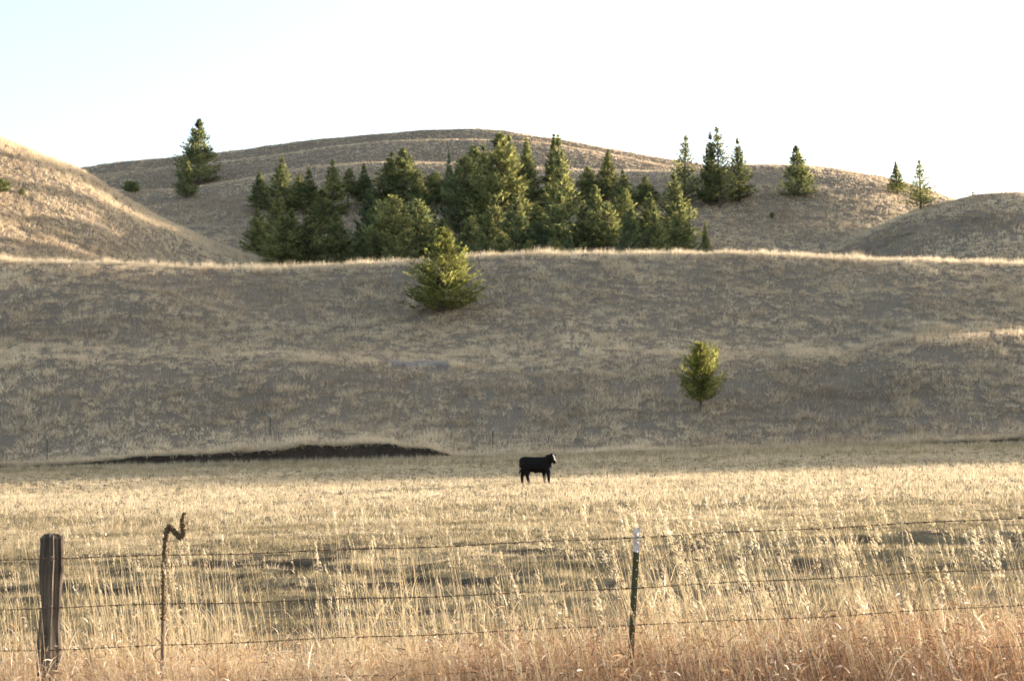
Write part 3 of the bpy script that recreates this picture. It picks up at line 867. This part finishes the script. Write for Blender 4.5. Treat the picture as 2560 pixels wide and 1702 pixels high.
ORD = ['first', 'second', 'third', 'fourth', 'fifth', 'sixth', 'seventh', 'eighth', 'ninth', 'tenth', 'eleventh', 'twelfth', 'thirteenth', 'fourteenth', 'fifteenth',
       'sixteenth', 'seventeenth', 'eighteenth', 'nineteenth', 'twentieth', 'twenty-first', 'twenty-second']
ROWS = [
 ('back row', 286, [(652, 425, 50, 'spire_a', 'slim dark'), (702, 389, 66, 'spire_b', 'tall dark'), (745, 432, 46, 'spire_a', 'slim'), (773, 417, 52, 'spire_c', 'dark'),
   (833, 397, 62, 'spire_b', 'sun-tipped'), (870, 420, 50, 'bare_stem', 'bare-stemmed'), (911, 407, 46, 'spire_c', 'slim'), (974, 376, 74, 'spire_b', 'tall'),
   (1011, 369, 88, 'broad_a', 'broad sun-topped'), (1088, 428, 80, 'broad_b', 'dark broad'), (1123, 374, 28, 'spire_c', 'spindly'), (1186, 363, 84, 'broad_b', 'dark-topped'),
   (1215, 358, 70, 'spire_b', 'sunlit'), (1276, 337, 84, 'spire_b', 'tall sunlit'), (1318, 343, 66, 'spire_a', 'slender sunlit'), (1384, 332, 58, 'spire_a', 'slim sky-reaching'),
   (1472, 415, 64, 'broad_a', 'dark'), (1517, 372, 52, 'spire_a', 'sun-tipped slender'), (1561, 424, 56, 'spire_b', 'sun-tipped'), (1613, 438, 58, 'spire_c', 'dim')]),
 ('middle row', 258, [(690, 470, 60, 'spire_b', 'dark'), (800, 470, 70, 'broad_a', 'dark'), (925, 470, 70, 'broad_b', 'shadowy'), (1046, 424, 72, 'broad_b', 'sunlit-edged'), (1158, 384, 78, 'bushy', 'rounded sunlit'),
   (1253, 331, 128, 'broad_a', 'largest sunlit'), (1345, 515, 80, 'broad_b', 'shadowed'), (1403, 334, 80, 'spire_b', 'tall bright'), (1492, 461, 70, 'broad_a', 'sun-tipped'), (1560, 470, 70, 'broad_b', 'dim'), (1625, 480, 64, 'spire_b', 'dim'), (1690, 430, 82, 'spire_b', 'tall dim')]),
 ('front row', 232, [(646, 520, 60, 'broad_a', 'dense dark'), (702, 537, 76, 'broad_b', 'green'), (732, 519, 70, 'broad_a', 'pointed green'), (775, 517, 64, 'spire_b', 'slim'), (845, 527, 80, 'broad_a', 'dark pyramid-shaped'),
   (905, 590, 60, 'bushy', 'low'), (944, 494, 82, 'broad_b', 'light green'), (978, 484, 100, 'bushy', 'wide light green'), (1042, 494, 100, 'bushy', 'wide'), (1110, 545, 74, 'broad_b', 'dark'),
   (1175, 540, 76, 'broad_b', 'dark'), (1233, 487, 82, 'broad_a', 'tall'), (1290, 484, 80, 'broad_b', 'tall'), (1340, 550, 66, 'bushy', 'dark'), (1394, 479, 86, 'broad_a', 'tall'), (1456, 499, 64, 'bare_stem', 'pale-stemmed'),
   (1518, 502, 74, 'bare_stem', 'thin-stemmed'), (1580, 520, 76, 'broad_b', 'dim'), (1640, 530, 66, 'broad_a', 'dim'), (1700, 500, 70, 'broad_a', 'outermost')]),
 ('line of saplings at its lower edge', 217, [(988, 586, 42, 'bushy', 'small'), (1168, 603, 30, 'bushy', 'small'), (1207, 580, 40, 'broad_b', 'pointed'), (1253, 580, 48, 'bushy', 'bushy'), (1319, 600, 34, 'bushy', 'little'),
   (1385, 591, 44, 'bushy', 'bushy'), (1423, 586, 40, 'broad_b', 'pointed'), (1558, 606, 24, 'spire_b', 'tiny')]),
]
for row, Y, items in ROWS:
    for i, (px, top, w, style, desc) in enumerate(sorted(items)):
        plant(px, top, w, style, f'{desc} conifer, {ORD[i]} from the left in the {"grove" if "row" in row else "grove" }\'s {row}' if 'row' in row else f'{desc} sapling, {ORD[i]} from the left along the grove\'s lower edge',
              Y=Y + random.uniform(-5, 5), group='hillside conifer grove', wf=1.65)

# ------------------------------------------------------------------ brush patch and pale clump on the bench
x0, y0_ = march(1045, 912, 110)
R = Ribbons()
Xb = RNG.uniform(rayu(975, 905)[0] * y0_, rayu(1130, 905)[0] * y0_, 260); Yb = y0_ + RNG.normal(0, 0.7, 260)
tufts(R, Xb, Yb, 8, 0.25, RNG.uniform(0.2, 0.5, 260), 0.035, 0.9, RNG.uniform(0.1, 0.7, 260))
R.build('grey_brush', M['sage'], 'strip of pale grey-blue brush on the hillside bench', 'brush')
xc, yc = march(1143, 922, 110)
R = Ribbons()
tufts(R, np.array([xc]), np.array([yc]), 240, 0.45, 1.0, 0.05, 0.9, np.array([0.75]))
R.build('grass_clump', M['bunch'], 'large pale grass clump at the right end of the grey-blue brush', 'grass clump', kind='thing')

# ------------------------------------------------------------------ the cow
def make_cow():
    parts = []
    def add_tube(path, radii, sides=14): parts.append(tube(path, radii, sides))
    def loft(st, n=20):
        v, f = [], []
        for (x, y, z, hh, hw) in st:
            for k in range(n):
                t = 2 * math.pi * k / n
                cy, sz = math.cos(t), math.sin(t)
                v.append(Vector((x, y + hw * math.copysign(abs(cy) ** 0.85, cy), z + hh * math.copysign(abs(sz) ** 0.85, sz))))
        for i in range(len(st) - 1):
            for k in range(n):
                k2 = (k + 1) % n
                f.append((i * n + k, i * n + k2, (i + 1) * n + k2, (i + 1) * n + k))
        f.append(tuple(range(n))[::-1]); f.append(tuple((len(st) - 1) * n + k for k in range(n)))
        parts.append((v, f))
    loft([(-0.76, 0, 1.02, 0.13, 0.10), (-0.73, 0, 1.00, 0.24, 0.19), (-0.62, 0, 0.98, 0.31, 0.25), (-0.40, 0, 0.95, 0.345, 0.28), (-0.1, 0, 0.915, 0.365, 0.31),
          (0.2, 0, 0.91, 0.375, 0.31), (0.42, 0, 0.93, 0.365, 0.27), (0.58, 0, 0.95, 0.34, 0.22), (0.68, 0, 0.97, 0.26, 0.16), (0.72, 0, 1.0, 0.15, 0.10)])
    loft([(0.34, 0, 1.08, 0.22, 0.15), (0.50, 0.0, 1.08, 0.27, 0.15), (0.62, -0.03, 1.10, 0.29, 0.15), (0.70, -0.07, 1.17, 0.24, 0.13), (0.76, -0.10, 1.25, 0.14, 0.10)], 14)
    # head: muzzle points down, right and a little towards the viewer
    hp = Vector((0.665, -0.12, 1.36))
    fwd = Vector((0.42, -0.42, -0.85)).normalized()
    side = fwd.cross(Vector((0, 0, 1))).normalized()
    front = side.cross(fwd).normalized()
    if front.z < 0: front = -front
    hv, hf = [], []
    st = [(-0.07, 0.06, 0.07), (-0.03, 0.105, 0.115), (0.10, 0.128, 0.14), (0.22, 0.105, 0.122), (0.33, 0.084, 0.097), (0.41, 0.087, 0.09), (0.455, 0.058, 0.062)]
    n = 14
    for (t, ws, wd) in st:
        for k in range(n):
            a = 2 * math.pi * k / n
            hv.append(hp + fwd * t + side * math.cos(a) * ws + front * math.sin(a) * wd)
    for i in range(len(st) - 1):
        for k in range(n):
            k2 = (k + 1) % n
            hf.append((i * n + k, i * n + k2, (i + 1) * n + k2, (i + 1) * n + k))
    hf.append(tuple(range(n))[::-1]); hf.append(tuple((len(st) - 1) * n + k for k in range(n)))
    parts.append((hv, hf))
    for sg in (-1, 1):
        e0 = hp + fwd * 0.02 + side * sg * 0.09
        o = (side * sg + Vector((0, 0, 0.15))).normalized()
        add_tube([e0, e0 + o * 0.08, e0 + o * 0.16 - Vector((0, 0, 0.005)), e0 + o * 0.23 - Vector((0, 0, 0.03))], [0.03, 0.05, 0.05, 0.015], 8)
    # legs: rear with stifle, backward hock and near-vertical shank; front with low wrist
    def rear(xh, y, dx):
        add_tube([(-0.58, y * 0.8, 0.98), (-0.56 + dx * 0.5, y, 0.70), (-0.62 + dx * 0.8, y, 0.47), (-0.66 + dx, y, 0.36), (xh, y, 0.12), (xh + 0.03, y, 0.03)],
                 [0.22, 0.185, 0.115, 0.085, 0.06, 0.06])
        add_tube([(xh + 0.015, y, 0.06), (xh + 0.045, y, 0.0)], [0.05, 0.06])
    rear(-0.68, 0.13, -0.03); rear(-0.36, -0.13, 0.24)
    def fore(xh, y):
        add_tube([(0.45, y * 0.8, 0.85), (xh - 0.03, y, 0.62), (xh - 0.02, y, 0.38), (xh - 0.01, y, 0.14), (xh + 0.01, y, 0.03)], [0.16, 0.125, 0.08, 0.056, 0.056])
        add_tube([(xh + 0.005, y, 0.06), (xh + 0.03, y, 0.0)], [0.046, 0.056])
    fore(0.36, 0.12); fore(0.57, -0.12)
    add_tube([(-0.10, 0, 0.60), (-0.05, 0, 0.545), (0.0, 0, 0.58)], [0.07, 0.05, 0.05])          # navel fold
    add_tube([(-0.72, 0, 1.22), (-0.79, 0, 1.14), (-0.80, 0, 0.85), (-0.795, 0, 0.62)], [0.035, 0.028, 0.02, 0.016], 8)
    add_tube([(-0.795, 0, 0.66), (-0.795, 0, 0.55), (-0.79, 0, 0.42)], [0.02, 0.038, 0.012], 8)
    v, f = merge(parts)
    me = bpy.data.meshes.new('cow'); me.from_pydata([tuple(p) for p in v], [], f)
    o = bpy.data.objects.new('cow', me); COL.objects.link(o)
    bm = bmesh.new(); bm.from_mesh(me); bmesh.ops.recalc_face_normals(bm, faces=bm.faces); bm.to_mesh(me); bm.free()
    md = o.modifiers.new('remesh', 'REMESH'); md.mode = 'VOXEL'; md.voxel_size = 0.028
    sm = o.modifiers.new('smooth', 'SMOOTH'); sm.factor = 0.5; sm.iterations = 3
    dg = bpy.context.evaluated_depsgraph_get()
    ev = o.evaluated_get(dg)
    nm = bpy.data.meshes.new_from_object(ev)
    o.modifiers.clear(); o.data = nm; nm.name = 'cow'
    nm.materials.clear(); nm.materials.append(M['hide']); nm.shade_smooth()
    co = np.zeros(len(nm.vertices) * 3); nm.vertices.foreach_get('co', co); co = co.reshape(-1, 3)
    rel = co - np.array(hp)
    tt = rel @ np.array(fwd); fr = rel @ np.array(front); sd = np.abs(rel @ np.array(side))
    white = ((tt > 0.05) & (tt < 0.36) & (fr > 0.06) & (sd < 0.03 + 0.012 * (tt > 0.25))).astype(np.float32)
    a = nm.attributes.new('white', 'FLOAT', 'POINT'); a.data.foreach_set('value', white)
    return o
cow = make_cow()
xw, yw = march(1342, 1211, 45)
cow.location = (xw, yw, g1(xw, yw))
_k = (1210 - 1134) / F_PX * yw / 1.43
cow.scale = (_k * 1.02, _k, _k)
cow.rotation_euler = (0, 0, math.radians(-4))
tag(cow, 'black cow with white face blaze standing sideways in the pasture', 'cow')

# ------------------------------------------------------------------ barbed wire fence along the verge
FY = 10.0
def fpt(px, py, Y=FY):
    u, sl = rayu(px, py)
    return Vector((float(u) * Y, Y, CAM_Z + float(sl) * Y))
fence = empty('barbed_wire_fence', (0, FY, g1(0, FY)))
tag(fence, 'barbed wire fence with a wooden post and a steel post in the foreground', 'fence')
FO = Vector(fence.location)
def part(name, v, f, mat, parent=fence, smooth=True, origin=None, **kw):
    v = [Vector(p) for p in v]
    org = FO if parent is fence else Vector(parent['_org'])
    loc = Vector(origin) if origin is not None else org
    o = mesh_obj(name, [p - loc for p in v], f, mat, parent, smooth)
    o.location = loc - org
    o['_org'] = tuple(loc)
    tag(o, **kw)
    return o

# wooden post: crooked, with vertical checks and a broken top
def wood_post():
    prof = [(1343, 344, 530), (1362, 345, 530), (1400, 340, 535), (1430, 334, 528), (1475, 336, 518), (1520, 338, 512), (1560, 330, 503), (1600, 314, 508), (1640, 308, 512), (1702, 315, 492), (1840, 320, 490)]
    prof = [(y, a * 0.2946, b * 0.2946) for y, a, b in prof]
    ys = np.array([q[0] for q in prof], float); la = np.array([q[1] for q in prof]); lb = np.array([q[2] for q in prof])
    rows = np.concatenate([np.linspace(1343, 1420, 16), np.linspace(1426, 1850, 34)])
    n = 56
    v, f = [], []
    rnd = random.Random(4)
    cracks = [(rnd.uniform(0, 6.28), rnd.uniform(0.006, 0.014), rnd.uniform(0.25, 1.0)) for _ in range(14)] + [(-1.9, 0.016, 0.5), (-1.62, 0.017, 0.4), (-1.3, 0.013, 0.45), (-0.95, 0.016, 0.8)]
    Yp = FY + 0.1
    for i, y in enumerate(rows):
        a, b = np.interp(y, ys, la), np.interp(y, ys, lb)
        c = fpt((a + b) / 2, y, Yp); r = (b - a) / 2 / F_PX * Yp
        depth = (y - 1343) / 400.0
        for k in range(n):
            t = 2 * math.pi * k / n
            rr = r * (1 + 0.05 * math.sin(3 * t + 1) + 0.03 * math.sin(7 * t + y * 0.01) + 0.09 * (float(vnoise(np.array([3 * math.cos(t) + y * 0.012]), np.array([3 * math.sin(t) + 9.0]), 13)[0]) - 0.5))
            for ct, cd, cl in cracks:
                dt = (t - ct + math.pi) % (2 * math.pi) - math.pi
                if depth < cl: rr -= cd * math.exp(-(dt / 0.055) ** 2) * (1 - 0.6 * depth / cl)
            rr += 0.010 * math.exp(-((t - 6.1) / 0.3) ** 2) * math.exp(-((y - 1422) / 10) ** 2)
            dz = 0
            if i == 0: dz = 0.022 * vnoise(np.array([2.2 * math.cos(t) + 5]), np.array([2.2 * math.sin(t) + 5]), 7)[0] - 0.012
            v.append(Vector((c.x + rr * math.cos(t), c.y + rr * math.sin(t), c.z + dz)))
    for i in range(len(rows) - 1):
        for k in range(n):
            k2 = (k + 1) % n
            f.append((i * n + k, (i + 1) * n + k, (i + 1) * n + k2, i * n + k2))
    # splintered top
    c = fpt(127, 1338, Yp); top0 = len(v)
    for k in range(n):
        q = v[k]; v.append(c.lerp(q, 0.6) + Vector((0, 0, 0.005 + 0.02 * rnd.random())))
    v.append(c + Vector((0.0, 0, 0.012)))
    for k in range(n):
        k2 = (k + 1) % n
        f.append((k, k2, top0 + k2, top0 + k)); f.append((top0 + k, top0 + k2, top0 + n))
    base = fpt(120, 1850, Yp)
    return part('wooden_post', v, f, M['wood'], label='weathered cracked grey wooden post', origin=base, smooth=False)
wp = wood_post()

WIRES = [('top', [(-900, 1412), (0, 1399), (128, 1395), (405, 1388), (560, 1384), (1240, 1359), (1595, 1342), (1900, 1327), (2560, 1293), (3400, 1240)]),
         ('second', [(-900, 1545), (0, 1524), (128, 1518), (405, 1510), (560, 1506), (1240, 1484), (1595, 1468), (1900, 1452), (2560, 1419), (3400, 1370)]),
         ('third', [(-900, 1640), (0, 1626), (128, 1623), (405, 1613), (560, 1606), (1240, 1578), (1595, 1560), (1900, 1548), (2560, 1511), (3400, 1465)]),
         ('lowest', [(-900, 1745), (0, 1728), (128, 1724), (560, 1703), (1240, 1677), (1595, 1662), (1900, 1648), (2560, 1612), (3400, 1570)])]
def wire_z(pts, px):
    p = np.array(pts, float)
    return curve(p[:, 0], p[:, 1], px)
for name, pts in WIRES:
    xs = np.arange(-900, 3400, 4.0)
    ys = wire_z(pts, xs)
    strands = []
    for ph in (0, math.pi):
        path = []
        for k, (x, y) in enumerate(zip(xs, ys)):
            c = fpt(x, y + 1.6 * math.sin(x * 0.013), FY - 0.008)
            t = k * 0.42 + ph
            path.append(c + Vector((0, math.cos(t) * 0.0018, math.sin(t) * 0.0018)))
        strands.append(tube(path, [0.0017] * len(path), 4))
    v, f = merge(strands)
    w = part('barbed_wire', v, f, M['wire'], label=f'{name} strand of rusty barbed wire')
    bs = []
    rnd = random.Random(hash(name) % 1000 if False else len(name))
    for x in np.arange(-880, 3380, 47.0):
        c = fpt(x + rnd.uniform(-4, 4), float(wire_z(pts, x)), FY - 0.008)
        for q in range(2):
            a = rnd.uniform(0, 6.28)
            d = Vector((rnd.uniform(-0.5, 0.5), math.cos(a), math.sin(a))).normalized()
            bs.append(tube([c - d * 0.014 + Vector((0.004 * q, 0, 0)), c + Vector((0.004 * q, 0, 0)), c + d * 0.014 + Vector((0.004 * q, 0, 0))], [0.0008, 0.0017, 0.0008], 4))
        bs.append(tube([c - Vector((0.008, 0, 0)), c + Vector((0.010, 0, 0))], [0.0042, 0.0042], 6))
    v, f = merge(bs)
    part('barbs', v, f, M['wire'], parent=w, kind='stuff')
    # staple on the wooden post
    c = fpt(128, float(wire_z(pts, 128)), FY - 0.008)
    v, f = tube([c + Vector((0.0, 0.03, 0.010)), c + Vector((0.0, -0.006, 0.009)), c + Vector((0, -0.009, 0)), c + Vector((0, -0.006, -0.009)), c + Vector((0, 0.03, -0.010))], [0.0018] * 5, 5)
    part('staple', v, f, M['wire'], parent=wp)

# steel T-post with white top, studs and wire clips
def t_section(path, flange, stem, th):
    """T profile swept along a straight path; the flange faces the viewer"""
    v, f = [], []
    prof = [(-flange/2, 0), (flange/2, 0), (flange/2, th), (th/2, th), (th/2, stem), (-th/2, stem), (-th/2, th), (-flange/2, th)]
    n = len(prof)
    ca, sa = math.cos(0.35), math.sin(0.35)
    for p in path:
        for (a, b) in prof: v.append(Vector((p.x + a * ca - b * sa, p.y + a * sa + b * ca, p.z)))
    for i in range(len(path) - 1):
        for k in range(n):
            k2 = (k + 1) % n
            f.append((i * n + k, i * n + k2, (i + 1) * n + k2, (i + 1) * n + k))
    f.append(tuple(range(n))[::-1]); f.append(tuple((len(path) - 1) * n + k for k in range(n)))
    return v, f
ptop, pmid, pbot = fpt(1594, 1318, FY + 0.015), fpt(1591, 1378, FY + 0.015), fpt(1566, 1845, FY + 0.015)
v, f = t_section([pbot, pmid], 0.040, 0.034, 0.006)
tp = part('steel_post', v, f, M['post_green'], smooth=False, origin=pbot, label='dark green steel T-post with a white painted top')
v, f = t_section([pmid + Vector((0, 0, 0.0005)), ptop], 0.0415, 0.0355, 0.0075)
part('painted_top', v, f, M['post_white'], parent=tp, smooth=False, label='white painted top of the steel post')
axis_p = lambda t: ptop.lerp(pbot, t)
studs = []
for k in range(22):
    c = axis_p(0.03 + k * 0.043) + Vector((0.0, -0.004, 0))
    studs.append(tube([c + Vector((-0.009, 0.002, 0)), c + Vector((0, -0.006, 0)), c + Vector((0.009, 0.002, 0))], [0.004, 0.006, 0.004], 6))
for k, s_ in enumerate(studs):
    part('stud', s_[0], s_[1], M['post_green'] if k > 2 else M['post_white'], parent=tp)
for name, pts in WIRES:
    c = fpt(1585, float(wire_z(pts, 1585)), FY - 0.004)
    cx = axis_p((1585 - 1318) / 527.0)
    v, f = tube([c + Vector((-0.034, 0, 0.004)), c + Vector((-0.022, -0.006, -0.004)), c + Vector((-0.018, 0.03, 0)), c + Vector((0.018, 0.034, 0)), c + Vector((0.024, -0.004, 0.004)), c + Vector((0.034, -0.002, -0.003))], [0.0018] * 6, 5)
    part('wire_clip', v, f, M['clip'], parent=tp)

# dead stalk with a crooked seed spike
def stalk():
    zx = lambda x, y: fpt(x * 0.2946, 1240 + y * 0.2946, FY - 0.06)
    low = [(1362, 2150), (1366, 1800), (1370, 1568), (1376, 1400), (1380, 1250), (1384, 1050)]
    high = [(1384, 1050), (1386, 900), (1389, 700), (1393, 550), (1400, 420), (1408, 330), (1425, 268), (1447, 258), (1470, 285), (1497, 322), (1527, 350), (1550, 332), (1556, 290), (1546, 225), (1552, 180), (1566, 140)]
    base = zx(*low[0])
    o = empty('mullein_stalk', (base.x, base.y, g1(base.x, base.y)))
    tag(o, 'dead brown seed stalk with a crooked bent tip beside the wooden post', 'plant')
    org = Vector(o.location)
    def sm(pts, m):
        p = np.array(pts, float); t = np.arange(len(p)); tt = np.linspace(0, len(p) - 1, m)
        return [zx(a, b) for a, b in zip(curve(t, p[:, 0], tt), curve(t, p[:, 1], tt))]
    L = sm(low, 24); H = sm(high, 90)
    L[0].z = org.z - 0.03
    v, f = merge([tube(L, np.linspace(0.012, 0.0125, len(L)), 9)])
    st = mesh_obj('stem', [p - org for p in v], f, M['stalk'], o, True)
    rnd = random.Random(3)
    core = tube(H, list(np.interp(np.linspace(0, 1, len(H)), [0, 0.35, 0.62, 0.9, 1], [0.0115, 0.013, 0.0115, 0.009, 0.003])), 9)
    caps = [core]
    for k in range(620):
        t = rnd.random(); i = min(int(t * (len(H) - 1)), len(H) - 2)
        p = H[i].lerp(H[i + 1], t * (len(H) - 1) - i); ax = (H[i + 1] - H[i]).normalized()
        a = rnd.uniform(0, 6.28); ref = ax.cross(Vector((0, 1, 0))).normalized(); r2 = ax.cross(ref)
        d = (ref * math.cos(a) + r2 * math.sin(a)).normalized()
        s_ = rnd.uniform(0.0055, 0.0095) * (1 - 0.35 * (t > 0.9)); q = p + d * (0.011 if t < 0.85 else 0.008)
        caps.append(tube([q - d * s_ * 0.6, q + d * s_ * 0.4, q + (d + ax * 0.5) * s_ * 1.1], [s_ * 0.7, s_ * 0.75, s_ * 0.2], 5))
    v, f = merge(caps)
    sp = mesh_obj('seed_spike', [p - org for p in v], f, M['capsule'], o, True)
    sp['kind'] = 'stuff'
    for pts in ([(1378, 1290), (1350, 1295), (1318, 1318), (1300, 1350)], [(1380, 1260), (1350, 1232), (1310, 1190)], [(1374, 1420), (1345, 1400), (1305, 1352)]):
        P = [zx(*q) for q in pts]
        v, f = tube(P, np.linspace(0.006, 0.003, len(P)), 6)
        mesh_obj('twig', [p - org for p in v], f, M['stalk'], o, True)
stalk()

# ------------------------------------------------------------------ thin steel posts along the foot of the hill
for px, top, foot, lab in [(117, 1100, 1168, 'thin dark fence post at the far left foot of the hill'), (675, 1046, 1100, 'thin dark fence post above the dark earth bank'),
                      (1232, 1074, 1120, 'thin dark fence post on the slope left of the cow'), (2288, 1062, 1095, 'thin dark fence post at the right foot of the slope')]:
    x, y = march(px, foot, 100)
    z = g1(x, y)
    o = empty('fence_post', (x, y, z))
    tag(o, lab, 'fence post', 'thin posts along the foot of the hill')
    h = (foot - top) / F_PX * y
    v, f = t_section([Vector((0, 0, -0.1)), Vector((0, 0, h * 0.9))], 0.06, 0.05, 0.02)
    mesh_obj('shaft', v, f, M['post_green'], o)
    v, f = t_section([Vector((0, 0, h * 0.9 + 0.001)), Vector((0, 0, h))], 0.062, 0.052, 0.024)
    mesh_obj('painted_top', v, f, M['post_white'], o)


for o in SC.objects:
    if '_org' in o: del o['_org']
